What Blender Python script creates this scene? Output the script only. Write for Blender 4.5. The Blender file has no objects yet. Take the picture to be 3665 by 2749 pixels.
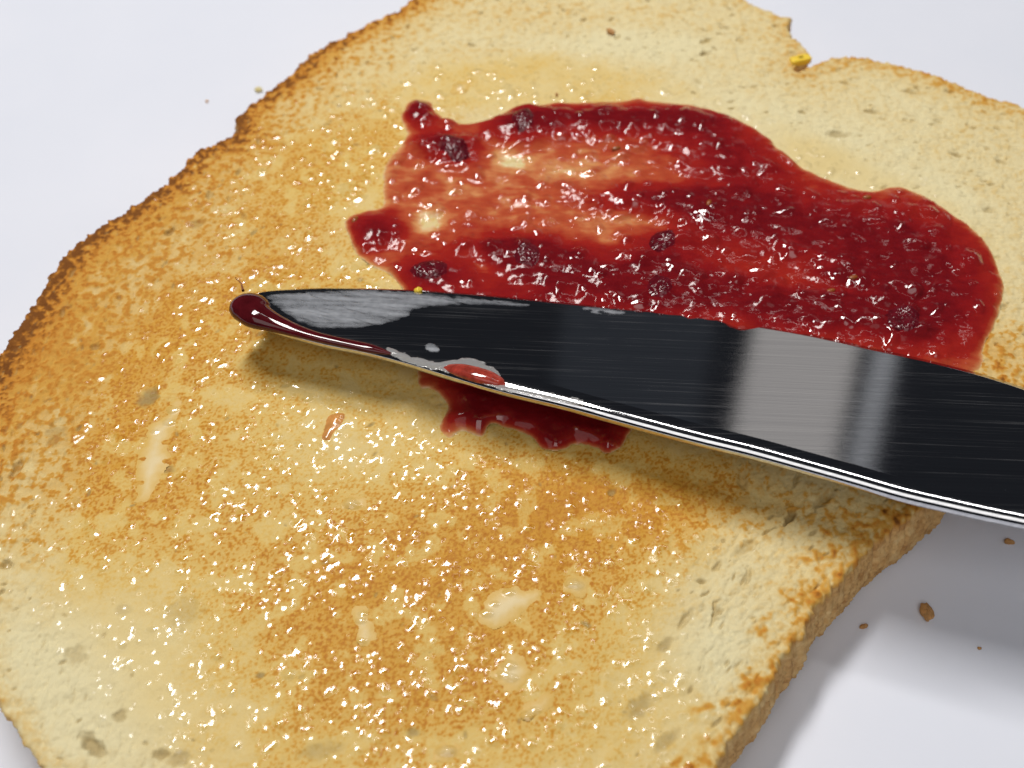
import bpy, math, random
import numpy as np
from mathutils import Vector, Matrix

# ------------------------------------------------------------------ camera, world, lamps
S = bpy.context.scene
COL = S.collection
CM = 0.01                                    # everything below is written in centimetres

TOP = 1.25                                   # height of the toast's upper face over the plate
PITCH = math.radians(53)
DIST = 16.5
HFOV = math.radians(48)
CAMPOS = np.array([0.0, -DIST * math.cos(PITCH), TOP + DIST * math.sin(PITCH)])
cam_d = bpy.data.cameras.new("camera")
cam = bpy.data.objects.new("camera", cam_d)
COL.objects.link(cam)
cam.location = Vector(CAMPOS) * CM
cam.rotation_euler = (math.pi / 2 - PITCH, 0, 0)
cam_d.sensor_width = 36
cam_d.angle = HFOV
cam_d.clip_start = 0.005
cam_d.clip_end = 20
cam_d.dof.use_dof = True
cam_d.dof.focus_distance = 15.6 * CM
cam_d.dof.aperture_fstop = 23
S.camera = cam

S.view_settings.view_transform = 'Standard'
S.view_settings.look = 'None'
S.view_settings.exposure = 0.0
S.view_settings.gamma = 1.0

W = bpy.data.worlds.new("World")
S.world = W
W.use_nodes = True
bg = W.node_tree.nodes["Background"]
bg.inputs[0].default_value = (0.75, 0.82, 1.0, 1)
bg.inputs[1].default_value = 0.022


def area_lamp(name, az, el, dist, sx, sy, power, color, roll=0.0, target=(0, 0, 1.2)):
    """az 0 = away from the camera (+y), clockwise; dist in cm; sizes in metres"""
    d = Vector((math.sin(az) * math.cos(el), math.cos(az) * math.cos(el), math.sin(el)))
    L = bpy.data.lights.new(name, 'AREA')
    L.shape = 'RECTANGLE'
    L.size, L.size_y = sx, sy
    L.energy = power
    L.color = color
    o = bpy.data.objects.new(name, L)
    o.location = (Vector(target) + d * dist) * CM
    o.rotation_euler = (d.to_track_quat('Z', 'Y') @ Matrix.Rotation(roll, 3, 'Z').to_quaternion()).to_euler()
    COL.objects.link(o)
    return o


R = math.radians
area_lamp("ceiling_lamp", R(-25), R(65), 75, 0.33, 0.088, 4.25, (1.0, 0.975, 0.94), roll=R(35))
area_lamp("second_ceiling_lamp", R(27), R(60), 105, 0.50, 0.04, 0.8, (1.0, 0.98, 0.96), roll=R(0))
area_lamp("fill_light", R(188), R(56), 150, 1.3, 1.1, 7.2, (1.0, 0.98, 0.96))  # added broad fill that lifts the shadows, no known source
area_lamp("blade_band_light", R(20.2), R(14), 150, 0.145, 0.55, 0.105, (1.0, 0.95, 0.90))  # added panel, there only to reflect as the grey band in the blade
area_lamp("blade_stripe_light", R(24.4), R(14), 150, 0.03, 0.50, 0.015, (0.95, 0.97, 1.0))  # added thin panel for the narrow stripe beside that reflected band
area_lamp("blade_tint_light", R(11), R(14), 170, 0.24, 0.60, 0.010, (0.75, 0.85, 1.0))  # added dim panel giving the blade its faint bluish reflection


# ------------------------------------------------------------------ helpers
def rays(px, py):
    """direction of the line of sight for a point of the 3665 x 2749 photograph"""
    t = math.tan(HFOV / 2)
    cx = (np.asarray(px, float) / 3665 - 0.5) * 2 * t
    cy = (0.5 - np.asarray(py, float) / 2749) * 2 * t * 2749 / 3665
    sp, cp = math.sin(PITCH), math.cos(PITCH)
    # camera axes: right x, up (0, sp, cp), forward (0, cp, -sp)
    return np.stack([cx, cy * sp + cp, cy * cp - sp], -1)


def at(px, py, z=TOP, kx=0.0, ky=0.0):
    """where that line of sight meets the plane  Z = z + kx*X + ky*Y"""
    d = rays(px, py)
    num = z + kx * CAMPOS[0] + ky * CAMPOS[1] - CAMPOS[2]
    den = d[..., 2] - kx * d[..., 0] - ky * d[..., 1]
    return CAMPOS + d * (num / den)[..., None]


def pts(lst, scale=1.0, z=TOP, kx=0.0, ky=0.0):
    a = np.array(lst, float) * scale
    return at(a[:, 0], a[:, 1], z, kx, ky)


_rng = np.random.RandomState(7)
_perm = _rng.permutation(512)
_perm = np.concatenate([_perm, _perm, _perm])
_ga = _rng.rand(512) * 2 * np.pi
_gx, _gy = np.cos(_ga), np.sin(_ga)
_px, _py = _rng.rand(512), _rng.rand(512)


def _h(ix, iy, seed):
    return _perm[(_perm[(ix + seed * 17) % 512] + iy) % 512]


def gn(x, y, seed=0):
    ix, iy = np.floor(x).astype(np.int64), np.floor(y).astype(np.int64)
    fx, fy = x - ix, y - iy
    u = fx * fx * fx * (fx * (fx * 6 - 15) + 10)
    v = fy * fy * fy * (fy * (fy * 6 - 15) + 10)

    def g(a, b):
        k = _h(ix + a, iy + b, seed)
        return _gx[k] * (fx - a) + _gy[k] * (fy - b)
    return 1.5 * ((g(0, 0) * (1 - u) + g(1, 0) * u) * (1 - v) + (g(0, 1) * (1 - u) + g(1, 1) * u) * v)


def fbm(x, y, size, octaves=3, seed=0, gain=0.5):
    s, a, tot = 0.0, 1.0, 0.0
    for k in range(octaves):
        s = s + a * gn(x / size * 2 ** k + 3.7 * k, y / size * 2 ** k - 9.1 * k, seed + k)
        tot += a
        a *= gain
    return s / tot


def worley(x, y, size, seed=0):
    x, y = x / size, y / size
    ix, iy = np.floor(x).astype(np.int64), np.floor(y).astype(np.int64)
    f1 = np.full(x.shape, 9.0)
    for a in (-1, 0, 1):
        for b in (-1, 0, 1):
            k = _h(ix + a, iy + b, seed)
            d = (x - ix - a - _px[k]) ** 2 + (y - iy - b - _py[k]) ** 2
            f1 = np.minimum(f1, d)
    return np.sqrt(f1)


def sm(a, b, x):
    t = np.clip((x - a) / (b - a), 0, 1)
    return t * t * (3 - 2 * t)


def spline(p, step, closed=True):
    """Catmull-Rom through the points, resampled at an even step"""
    p = np.asarray(p, float)[:, :2]
    n = len(p)
    out = []
    for i in range(n if closed else n - 1):
        if closed:
            a, b, c, d = p[i - 1], p[i], p[(i + 1) % n], p[(i + 2) % n]
        else:
            a, b, c, d = p[max(i - 1, 0)], p[i], p[i + 1], p[min(i + 2, n - 1)]
        for t in np.linspace(0, 1, 16, endpoint=False):
            out.append(0.5 * (2 * b + (c - a) * t + (2 * a - 5 * b + 4 * c - d) * t * t + (3 * b - a - 3 * c + d) * t ** 3))
    if not closed:
        out.append(p[-1])
    out = np.array(out)
    q = np.vstack([out, out[:1]]) if closed else out
    L = np.concatenate([[0], np.cumsum(np.hypot(*np.diff(q, axis=0).T))])
    m = max(int(L[-1] / step), 4)
    s = np.linspace(0, L[-1], m, endpoint=not closed)
    return np.stack([np.interp(s, L, q[:, 0]), np.interp(s, L, q[:, 1])], -1)


def sdf(X, Y, poly):
    """distance to a closed outline, positive inside"""
    d2 = np.full(X.shape, 1e9)
    ins = np.zeros(X.shape, bool)
    n = len(poly)
    for i in range(n):
        ax, ay = poly[i]
        bx, by = poly[(i + 1) % n]
        ex, ey = bx - ax, by - ay
        wx, wy = X - ax, Y - ay
        t = np.clip((wx * ex + wy * ey) / (ex * ex + ey * ey + 1e-12), 0, 1)
        d2 = np.minimum(d2, (wx - ex * t) ** 2 + (wy - ey * t) ** 2)
        c = ((ay > Y) != (by > Y))
        if c.any():
            xx = ax + (Y - ay) * ex / (ey if abs(ey) > 1e-12 else 1e-12)
            ins ^= c & (X < xx)
    return np.where(ins, 1, -1) * np.sqrt(d2)


class Raster:
    def __init__(s, x0, y0, x1, y1, res):
        s.x0, s.y0, s.res = x0, y0, res
        s.nx, s.ny = int((x1 - x0) / res) + 1, int((y1 - y0) / res) + 1
        s.X, s.Y = np.meshgrid(x0 + np.arange(s.nx) * res, y0 + np.arange(s.ny) * res)

    def get(s, F, x, y):
        u = np.clip((np.asarray(x) - s.x0) / s.res, 0, s.nx - 1.001)
        v = np.clip((np.asarray(y) - s.y0) / s.res, 0, s.ny - 1.001)
        i, j = u.astype(int), v.astype(int)
        fu, fv = u - i, v - j
        return (F[j, i] * (1 - fu) + F[j, i + 1] * fu) * (1 - fv) + (F[j + 1, i] * (1 - fu) + F[j + 1, i + 1] * fu) * fv

    def window(s, cx, cy, r):
        i0, i1 = max(int((cx - r - s.x0) / s.res), 0), min(int((cx + r - s.x0) / s.res) + 2, s.nx)
        j0, j1 = max(int((cy - r - s.y0) / s.res), 0), min(int((cy + r - s.y0) / s.res) + 2, s.ny)
        if i1 <= i0 or j1 <= j0:
            return None
        return (slice(j0, j1), slice(i0, i1))


def blur(F, k):
    """cheap three-pass box blur, k cells half width"""
    for _ in range(3):
        for ax in (0, 1):
            P = np.pad(F, [(k + 1, k) if a == ax else (0, 0) for a in (0, 1)], mode='edge')
            C = np.cumsum(P, axis=ax)
            n = F.shape[ax]
            F = (np.take(C, range(2 * k + 1, 2 * k + 1 + n), axis=ax) - np.take(C, range(0, n), axis=ax)) / (2 * k + 1)
    return F


def mesh_obj(name, V, F, mat, parent=None, attrs=None, smooth=True):
    me = bpy.data.meshes.new(name)
    V = np.asarray(V, np.float32) * CM
    F = np.asarray(F, np.int32)
    me.vertices.add(len(V))
    me.vertices.foreach_set('co', V.ravel())
    k = F.shape[1]
    me.loops.add(F.size)
    me.loops.foreach_set('vertex_index', F.ravel())
    me.polygons.add(len(F))
    me.polygons.foreach_set('loop_start', np.arange(0, F.size, k, dtype=np.int32))
    try:
        me.polygons.foreach_set('loop_total', np.full(len(F), k, np.int32))
    except Exception:
        pass
    me.polygons.foreach_set('use_smooth', np.full(len(F), smooth))
    me.update(calc_edges=True)
    me.validate()
    for a, val in (attrs or {}).items():
        at_ = me.attributes.new(a, 'FLOAT', 'POINT')
        at_.data.foreach_set('value', np.asarray(val, np.float32).ravel())
    me.materials.append(mat)
    o = bpy.data.objects.new(name, me)
    COL.objects.link(o)
    if parent:
        o.parent = parent
    return o


def grid_obj(name, X, Y, Z, keep, mat, parent=None, attrs=None):
    """mesh from raster cells whose four corners are kept"""
    cell = keep[:-1, :-1] & keep[1:, :-1] & keep[:-1, 1:] & keep[1:, 1:]
    used = np.zeros(keep.shape, bool)
    used[:-1, :-1] |= cell; used[1:, :-1] |= cell; used[:-1, 1:] |= cell; used[1:, 1:] |= cell
    idx = -np.ones(keep.shape, np.int64)
    idx[used] = np.arange(used.sum())
    j, i = np.nonzero(cell)
    F = np.stack([idx[j, i], idx[j, i + 1], idx[j + 1, i + 1], idx[j + 1, i]], -1)
    V = np.stack([X[used], Y[used], Z[used]], -1)
    return mesh_obj(name, V, F, mat, parent, {k: a[used] for k, a in (attrs or {}).items()})


def strip_obj(name, P, mat, parent=None, attrs=None, closed_u=False, closed_v=False):
    """P[u, v, 3] -> quads"""
    nu, nv = P.shape[:2]
    idx = np.arange(nu * nv).reshape(nu, nv)
    a = np.concatenate([idx, idx[:1]], 0) if closed_u else idx
    a = np.concatenate([a, a[:, :1]], 1) if closed_v else a
    F = np.stack([a[:-1, :-1], a[1:, :-1], a[1:, 1:], a[:-1, 1:]], -1).reshape(-1, 4)
    return mesh_obj(name, P.reshape(-1, 3), F, mat, parent, attrs)


def empty(name, loc):
    o = bpy.data.objects.new(name, None)
    o.location = Vector(loc) * CM
    COL.objects.link(o)
    return o


def settle(o, loc):
    """put a mesh object's origin at loc without moving it"""
    v = Vector(loc) * CM
    o.data.transform(Matrix.Translation(-v))
    o.location = v
    return o


def adopt(o, root):
    o.parent = root
    o.data.transform(Matrix.Translation(-root.location))
    return o


def tag(o, label, cat, group=None, kind=None):
    o['label'] = label
    o['category'] = cat
    if group:
        o['group'] = group
    if kind:
        o['kind'] = kind
    return o


# ------------------------------------------------------------------ materials
def new_mat(name):
    m = bpy.data.materials.new(name)
    m.use_nodes = True
    nt = m.node_tree
    return m, nt, nt.nodes["Principled BSDF"]


def node(nt, t, **kw):
    n = nt.nodes.new(t)
    for k, v in kw.items():
        setattr(n, k, v)
    return n


def attr(nt, name):
    n = node(nt, 'ShaderNodeAttribute')
    n.attribute_name = name
    return n.outputs['Fac']


def ramp(nt, fac, stops, interp='LINEAR'):
    n = node(nt, 'ShaderNodeValToRGB')
    n.color_ramp.interpolation = interp
    e = n.color_ramp.elements
    while len(e) < len(stops):
        e.new(0.5)
    for el, (p, c) in zip(e, stops):
        el.position = p
        el.color = (c[0], c[1], c[2], 1)
    nt.links.new(fac, n.inputs[0])
    return n.outputs[0]


def math_n(nt, op, a, b=None, c=None, clamp=False):
    n = node(nt, 'ShaderNodeMath', operation=op)
    n.use_clamp = clamp
    for i, v in enumerate((a, b, c)):
        if v is None:
            continue
        if isinstance(v, (int, float)):
            n.inputs[i].default_value = v
        else:
            nt.links.new(v, n.inputs[i])
    return n.outputs[0]


def mix_c(nt, fac, a, b, mode='MIX'):
    n = node(nt, 'ShaderNodeMix', data_type='RGBA', blend_type=mode)
    for s, v in ((n.inputs[0], fac), (n.inputs[6], a), (n.inputs[7], b)):
        if isinstance(v, (int, float)):
            s.default_value = v
        elif isinstance(v, tuple):
            s.default_value = (*v, 1)
        else:
            nt.links.new(v, s)
    return n.outputs[2]


def noise_n(nt, scale_per_cm, detail=3, rough=0.5, coords=None, stretch=None, rot=0.0):
    tc = node(nt, 'ShaderNodeTexCoord')
    mp = node(nt, 'ShaderNodeMapping')
    nt.links.new(coords or tc.outputs['Object'], mp.inputs[0])
    mp.inputs['Rotation'].default_value = (0, 0, rot)
    st = stretch or (1, 1, 1)
    mp.inputs['Scale'].default_value = tuple(100 * s for s in st)
    n = node(nt, 'ShaderNodeTexNoise')
    n.inputs['Scale'].default_value = scale_per_cm
    n.inputs['Detail'].default_value = detail
    n.inputs['Roughness'].default_value = rough
    nt.links.new(mp.outputs[0], n.inputs['Vector'])
    return n.outputs['Fac']


def bump_n(nt, bsdf, h, dist_cm, strength=1.0):
    b = node(nt, 'ShaderNodeBump')
    if isinstance(strength, (int, float)):
        b.inputs['Strength'].default_value = strength
    else:
        nt.links.new(strength, b.inputs['Strength'])
    b.inputs['Distance'].default_value = dist_cm * CM
    nt.links.new(h, b.inputs['Height'])
    nt.links.new(b.outputs[0], bsdf.inputs['Normal'])


def mat_crumb():
    m, nt, b = new_mat("toasted_crumb")
    br, wet, hole = attr(nt, 'brown'), attr(nt, 'wet'), attr(nt, 'hole')
    n1 = noise_n(nt, 14, 4, 0.6)
    n2 = noise_n(nt, 45, 2, 0.5)
    jit = math_n(nt, 'MULTIPLY_ADD', math_n(nt, 'SUBTRACT', n1, 0.5), 0.14, br)
    jit = math_n(nt, 'MULTIPLY_ADD', math_n(nt, 'SUBTRACT', n2, 0.5), 0.08, jit, clamp=True)
    dry = ramp(nt, jit, [(0.0, (0.78, 0.69, 0.42)), (0.20, (0.73, 0.56, 0.26)), (0.42, (0.64, 0.35, 0.07)),
                         (0.68, (0.55, 0.22, 0.03)), (1.0, (0.20, 0.07, 0.014))])
    buttered = ramp(nt, jit, [(0.0, (0.76, 0.605, 0.285)), (0.20, (0.73, 0.50, 0.15)), (0.42, (0.64, 0.32, 0.042)),
                              (0.68, (0.50, 0.19, 0.02)), (1.0, (0.20, 0.06, 0.010))])
    c = mix_c(nt, wet, dry, buttered)
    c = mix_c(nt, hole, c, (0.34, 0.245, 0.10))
    bark = ramp(nt, math_n(nt, 'MULTIPLY_ADD', math_n(nt, 'SUBTRACT', n1, 0.5), 0.5, br), [(0.15, (0.80, 0.56, 0.26)), (0.42, (0.66, 0.39, 0.15)), (0.62, (0.44, 0.22, 0.075)), (0.85, (0.26, 0.11, 0.035))])
    c = mix_c(nt, attr(nt, 'crusty'), c, bark)
    nt.links.new(c, b.inputs['Base Color'])
    rr = math_n(nt, 'MULTIPLY_ADD', wet, -0.24, 0.70)
    rr = math_n(nt, 'MULTIPLY_ADD', attr(nt, 'bead'), -0.38, rr, clamp=True)
    nt.links.new(math_n(nt, 'MULTIPLY_ADD', attr(nt, 'bead'), 0.85, 0.12), b.inputs['Specular IOR Level'])
    nt.links.new(rr, b.inputs['Roughness'])
    b.inputs['IOR'].default_value = 1.46
    fine = noise_n(nt, 30, 4, 0.6)
    bump_n(nt, b, fine, 0.012, math_n(nt, 'MULTIPLY_ADD', attr(nt, 'bead'), -0.6, 0.65, clamp=True))
    return m


def mat_jam():
    m, nt, b = new_mat("berry_jam")
    t = attr(nt, 'thick')
    n1 = noise_n(nt, 7, 4, 0.6, stretch=(0.5, 1.3, 1), rot=R(14))
    tj = math_n(nt, 'MULTIPLY_ADD', math_n(nt, 'SUBTRACT', n1, 0.5), 0.30, t, clamp=True)
    c = ramp(nt, tj, [(0.0, (0.78, 0.57, 0.31)), (0.09, (0.68, 0.31, 0.12)), (0.22, (0.50, 0.10, 0.040)),
                      (0.40, (0.35, 0.020, 0.014)), (0.66, (0.25, 0.010, 0.012)), (1.0, (0.075, 0.003, 0.008))])
    nt.links.new(c, b.inputs['Base Color'])
    bd = attr(nt, 'bead')
    nt.links.new(math_n(nt, 'MULTIPLY_ADD', bd, -0.06, 0.11), b.inputs['Roughness'])
    nt.links.new(math_n(nt, 'MULTIPLY_ADD', bd, 0.75, 0.22), b.inputs['Specular IOR Level'])
    b.inputs['IOR'].default_value = 1.45
    b.inputs['Subsurface Weight'].default_value = 0.15
    b.inputs['Subsurface Radius'].default_value = (1.0, 0.2, 0.1)
    b.inputs['Subsurface Scale'].default_value = 0.08 * CM
    return m


def mat_plain(name, color, rough, ior=1.45, sss=0.0, bump=None, alpha=1.0, var=0.0, var_scale=6):
    m, nt, b = new_mat(name)
    b.inputs['Base Color'].default_value = (*color, 1)
    if var:
        n = noise_n(nt, var_scale, 4, 0.6)
        c = ramp(nt, n, [(0.3, tuple(x * (1 - var) for x in color)), (0.7, tuple(min(x * (1 + var), 1) for x in color))])
        nt.links.new(c, b.inputs['Base Color'])
    b.inputs['Roughness'].default_value = rough
    b.inputs['IOR'].default_value = ior
    b.inputs['Alpha'].default_value = alpha
    if sss:
        b.inputs['Subsurface Weight'].default_value = sss
        b.inputs['Subsurface Radius'].default_value = (1.0, 0.6, 0.3)
        b.inputs['Subsurface Scale'].default_value = 0.1 * CM
    if bump:
        bump_n(nt, b, noise_n(nt, bump[0], 3, 0.55), bump[1])
    return m


def mat_steel():
    m, nt, b = new_mat("brushed_steel")
    b.inputs['Metallic'].default_value = 1.0
    ang = KNIFE_ANGLE
    st = noise_n(nt, 1.0, 5, 0.7, stretch=(0.30, 60, 1), rot=-ang)
    st2 = noise_n(nt, 1.0, 2, 0.5, stretch=(0.7, 14, 1), rot=-ang)
    c = ramp(nt, st, [(0.35, (0.50, 0.50, 0.52)), (0.65, (0.66, 0.66, 0.67))])
    nt.links.new(c, b.inputs['Base Color'])
    mask = noise_n(nt, 1.2, 3, 0.6)
    sc = ramp(nt, noise_n(nt, 1.0, 3, 0.6, stretch=(0.22, 34, 1), rot=-ang), [(0.56, (0, 0, 0)), (0.70, (1, 1, 1))])
    scr = math_n(nt, 'MULTIPLY', sc, math_n(nt, 'MULTIPLY_ADD', mask, 2.2, -0.7, clamp=True))
    nt.links.new(math_n(nt, 'MULTIPLY_ADD', scr, -0.13, 1.0), b.inputs['Metallic'])
    rr = math_n(nt, 'MULTIPLY_ADD', st2, 0.08, 0.015)
    nt.links.new(rr, b.inputs['Roughness'])
    bump_n(nt, b, st, 0.0004, 0.6)
    return m


# ------------------------------------------------------------------ plate and table
def lathe(profile, n=160, c=(0, 0)):
    p = np.array(profile, float)
    a = np.linspace(0, 2 * np.pi, n, endpoint=False)
    return np.stack([c[0] + np.outer(np.cos(a), p[:, 0]), c[1] + np.outer(np.sin(a), p[:, 0]),
                     np.tile(p[:, 1], (n, 1))], -1)


def mat_plate():
    m, nt, b = new_mat("white_glaze")
    n = noise_n(nt, 0.35, 3, 0.5)
    c = ramp(nt, n, [(0.3, (0.77, 0.80, 0.89)), (0.7, (0.80, 0.825, 0.91))])
    nt.links.new(c, b.inputs['Base Color'])
    b.inputs['Roughness'].default_value = 0.34
    b.inputs['IOR'].default_value = 1.45
    bump_n(nt, b, noise_n(nt, 30, 2, 0.5), 0.0006, 0.5)
    return m


prof = [(0.001, 0), (4, 0), (8, 0), (17.4, 0), (18.0, 0.05), (18.6, 0.22), (19.6, 0.75), (20.6, 1.25), (21.2, 1.48), (21.4, 1.50),
        (21.5, 1.42), (21.4, 1.30), (20.4, 0.80), (19.0, 0.05), (18.2, -0.35), (13.6, -0.45), (13.5, -0.7), (13.0, -0.7), (12.9, -0.45), (0.001, -0.45)]
plate = strip_obj("plate", lathe(prof, 160, (0, 1.0)), mat_plate(), closed_u=True)
settle(plate, (0, 1.0, -0.7))
tag(plate, "smooth white glazed plate lying under the buttered toast", "plate")
ts = 60
tbl = mesh_obj("tabletop", [(-ts, -ts, -0.7), (ts, -ts, -0.7), (ts, ts, -0.7), (-ts, ts, -0.7)], [(0, 1, 2, 3)],
               mat_plain("pale_table", (0.55, 0.54, 0.53), 0.5, var=0.08, var_scale=0.3))
tbl['kind'] = 'structure'
tbl['label'] = "pale tabletop under the white plate"

# ------------------------------------------------------------------ toast: fields on a raster
OUT_PX = [(0, 1262), (55, 1185), (150, 1045), (228, 905), (330, 830), (500, 715), (610, 640), (690, 545), (760, 510), (845, 475), (862, 400),
          (960, 320), (1060, 250), (1110, 190), (1230, 125), (1340, 70), (1450, 15), (1600, -75), (1900, -160), (2250, -125), (2500, -65), (2700, 15), (2795, 55),
          (2832, 62), (2826, 105), (2862, 150), (2895, 190), (2880, 222), (2850, 242), (2870, 246), (2935, 218), (2990, 198), (3080, 202), (3200, 222), (3330, 262), (3480, 318), (3560, 350), (3640, 368),
          (3760, 440), (3950, 600), (4060, 820), (4030, 1050), (3900, 1230), (3700, 1420), (3500, 1610), (3320, 1800), (3190, 1905), (3105, 1975), (3000, 2095),
          (2930, 2155), (2880, 2260), (2790, 2385), (2730, 2490), (2650, 2600), (2590, 2690), (2500, 2810), (2300, 3020), (1950, 3160),
          (1500, 3190), (1000, 3160), (600, 3060), (330, 2920), (160, 2752), (90, 2660), (45, 2590), (0, 2530), (-80, 2360), (-140, 2120), (-150, 1850), (-110, 1560), (-60, 1370)]
OUT = spline(pts(OUT_PX), 0.02)
OUTC = OUT[::5]
x0, y0 = OUT.min(0) - 0.2
x1, y1 = OUT.max(0) + 0.2
RS = Raster(x0, y0, x1, y1, 0.0155)
X, Y = RS.X, RS.Y
_c = Raster(x0, y0, x1 + 0.2, y1 + 0.2, 0.08)
DIN = _c.get(sdf(_c.X, _c.Y, OUTC), X, Y)


def blobs(lst, base=0.0, rast=None, mode='max'):
    """soft ellipses given in photograph points: (px, py, rx, ry, angle, value)"""
    XX, YY = (rast.X, rast.Y) if rast else (X, Y)
    F = np.full(XX.shape, float(base))
    for (px, py, rx, ry, an, val) in lst:
        c = at(px, py)
        q = an * math.pi / 180
        dx, dy = XX - c[0], YY - c[1]
        u = (dx * math.cos(q) + dy * math.sin(q)) / (rx / 250)
        v = (-dx * math.sin(q) + dy * math.cos(q)) / (ry / 230)
        g = np.exp(-(u * u + v * v))
        if mode == 'max':
            F = np.maximum(F, base + (val - base) * g)
        else:
            F = F + val * g
    return F


# how far each place is toasted (0 untoasted crumb .. 1 dark)
level = blobs([(700, 900, 700, 420, 40, .26), (250, 1350, 330, 420, 60, .26), (500, 1750, 520, 330, 20, .20), (1850, 1950, 650, 330, 10, .30),
               (2150, 1780, 420, 170, -5, .22), (1500, 2450, 520, 330, 0, .26), (1000, 2050, 420, 300, 0, .14), (1350, 500, 420, 330, 30, .14),
               (1050, 1150, 420, 300, 0, .18), (2800, 2020, 160, 90, 40, .10), (2750, 1800, 300, 120, -10, .22),
               (3560, 1250, 160, 160, 0, .25), (1900, 60, 420, 90, 0, .08),
               (2950, 620, 620, 380, -20, -.14), (2300, 150, 500, 120, 0, -.08), (300, 2480, 520, 330, 0, -.20), (2480, 2350, 420, 330, 50, -.14), (2800, 1900, 300, 150, 50, -.1),
               (1250, 1650, 320, 160, 0, -.04), (1350, 1980, 300, 160, 0, -.03), (1700, 330, 420, 120, 0, -.05)], 0.10, mode='add')
level = level + 0.10 * fbm(X, Y, 2.2, 3, 11)
_an = np.degrees(np.arctan2(Y, X)) % 360
level = level + 0.22 * np.exp(-(np.clip(DIN, 0, 9) / 0.9) ** 2) * np.interp(_an, [0, 85, 110, 185, 200, 360], [0, 0, 1, 1, 0, 0])
level = level + 0.05 * fbm(X, Y, 0.5, 2, 13)
# butter reach
wet = blobs([(1500, 1700, 1050, 700, 0, 1.0), (1400, 2400, 900, 420, 0, .9), (1250, 600, 620, 420, 30, .75), (2100, 300, 520, 190, -10, .7), (2900, 560, 360, 160, -30, .55),
             (3300, 750, 420, 170, -35, .35), (700, 1700, 420, 520, 0, .65), (2500, 1950, 340, 300, 20, .25), (900, 2200, 420, 330, 0, .6), (3480, 1000, 160, 240, 0, .3), (1250,1250,700,300,0,.9), (1750, 300, 420, 150, 0, .6),
             (2300, 2500, 260, 260, 0, .25), (350, 2480, 420, 320, 0, -.5), (2700, 2250, 330, 420, 50, -.6), (150, 1400, 260, 420, 0, -.25)], 0.0, mode='add')
wet = np.clip(wet + 0.16 * fbm(X, Y, 0.9, 3, 21), 0, 1)
wet = sm(0.12, 0.72, wet)

rng = np.random.RandomState(3)
hole = np.zeros_like(X)
pit = np.zeros_like(X)


def stamp(cx, cy, a, b, ang, depth, dark):
    w = RS.window(cx, cy, max(a, b) * 1.6)
    if w is None:
        return
    dx, dy = X[w] - cx, Y[w] - cy
    dx = dx + 0.35 * b * gn(X[w] / 0.09, Y[w] / 0.09, 5)
    dy = dy + 0.35 * b * gn(X[w] / 0.09 + 5, Y[w] / 0.09, 6)
    u = (dx * math.cos(ang) + dy * math.sin(ang)) / a
    v = (-dx * math.sin(ang) + dy * math.cos(ang)) / b
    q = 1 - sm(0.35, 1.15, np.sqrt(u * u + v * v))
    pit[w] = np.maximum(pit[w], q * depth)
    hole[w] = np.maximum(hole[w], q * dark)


for k in range(2600):                                    # open pores of the crumb, drawn out along the loaf's grain
    cx, cy = rng.uniform(x0, x1), rng.uniform(y0, y1)
    wl = float(RS.get(wet, cx, cy))
    if rng.rand() < wl * 0.80:
        continue
    if cx > 2.0 and cy < -0.3:
        ang, asp = R(48) + rng.normal(0, .25), rng.uniform(1.6, 4.5)
    elif cx > 2.0:
        ang, asp = R(-8) + rng.normal(0, .35), rng.uniform(1.2, 3)
    elif cx < -4 and cy > -2:
        ang, asp = R(82) + rng.normal(0, .4), rng.uniform(1.2, 3)
    else:
        ang, asp = rng.uniform(0, math.pi), rng.uniform(1, 2.4)
    b = rng.lognormal(math.log(0.022), 0.45)
    b = min(b, 0.07)
    stamp(cx, cy, b * asp, b, ang, b * 1.1, rng.uniform(.25, .85))
for (px, py, a, b, an, dp, dk) in [(3000, 480, 60, 22, -5, .05, .6), (3120, 400, 45, 16, -15, .05, .6), (530, 1420, 52, 38, 55, .05, .8), (660, 2190, 70, 60, 50, .03, .28),
                                   (330, 2665, 60, 22, -38, .08, .75), (575, 2700, 30, 16, 0, .06, .7), (1480, 2620, 26, 16, 0, .05, .7), (2560, 2190, 16, 45, -20, .06, .6),
                                   (2290, 2530, 60, 32, 42, .04, .55), (2830, 1850, 12, 40, -35, .08, .9), (2945, 1790, 50, 18, 35, .06, .7), (2380, 2310, 40, 16, 45, .05, .6),
                                   (2670, 1960, 55, 18, 35, .04, .4), (2510, 2080, 18, 12, 0, .05, .8), (270, 2345, 40, 34, 0, .04, .4), (440, 2180, 30, 24, 0, .03, .3),
                                   (3540, 750, 26, 20, 0, .04, .5), (430, 2560, 22, 26, 0, .05, .6), (1150, 2690, 80, 26, 10, .05, .4), (640, 2715, 40, 24, 0, .05, .5), (2390, 2650, 60, 20, 42, .05, .5),
                                   (600, 1680, 26, 20, 0, .04, .6), (200, 1560, 40, 60, 0, .03, .4), (340, 1240, 20, 14, 0, .05, .6), (750, 700, 16, 26, 0, .04, .5), (705, 800, 40, 22, 20, .04, .4),
                                   (2400, 430, 18, 14, 0, .04, .4), (2650, 140, 20, 28, 0, .04, .4), (2500, 290, 20, 18, 0, .03, .4), (1290, 1000, 18, 14, 0, .04, .6)]:
    c = at(px, py)
    stamp(c[0], c[1], a / 250, b / 240, R(an), dp, dk)

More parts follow.
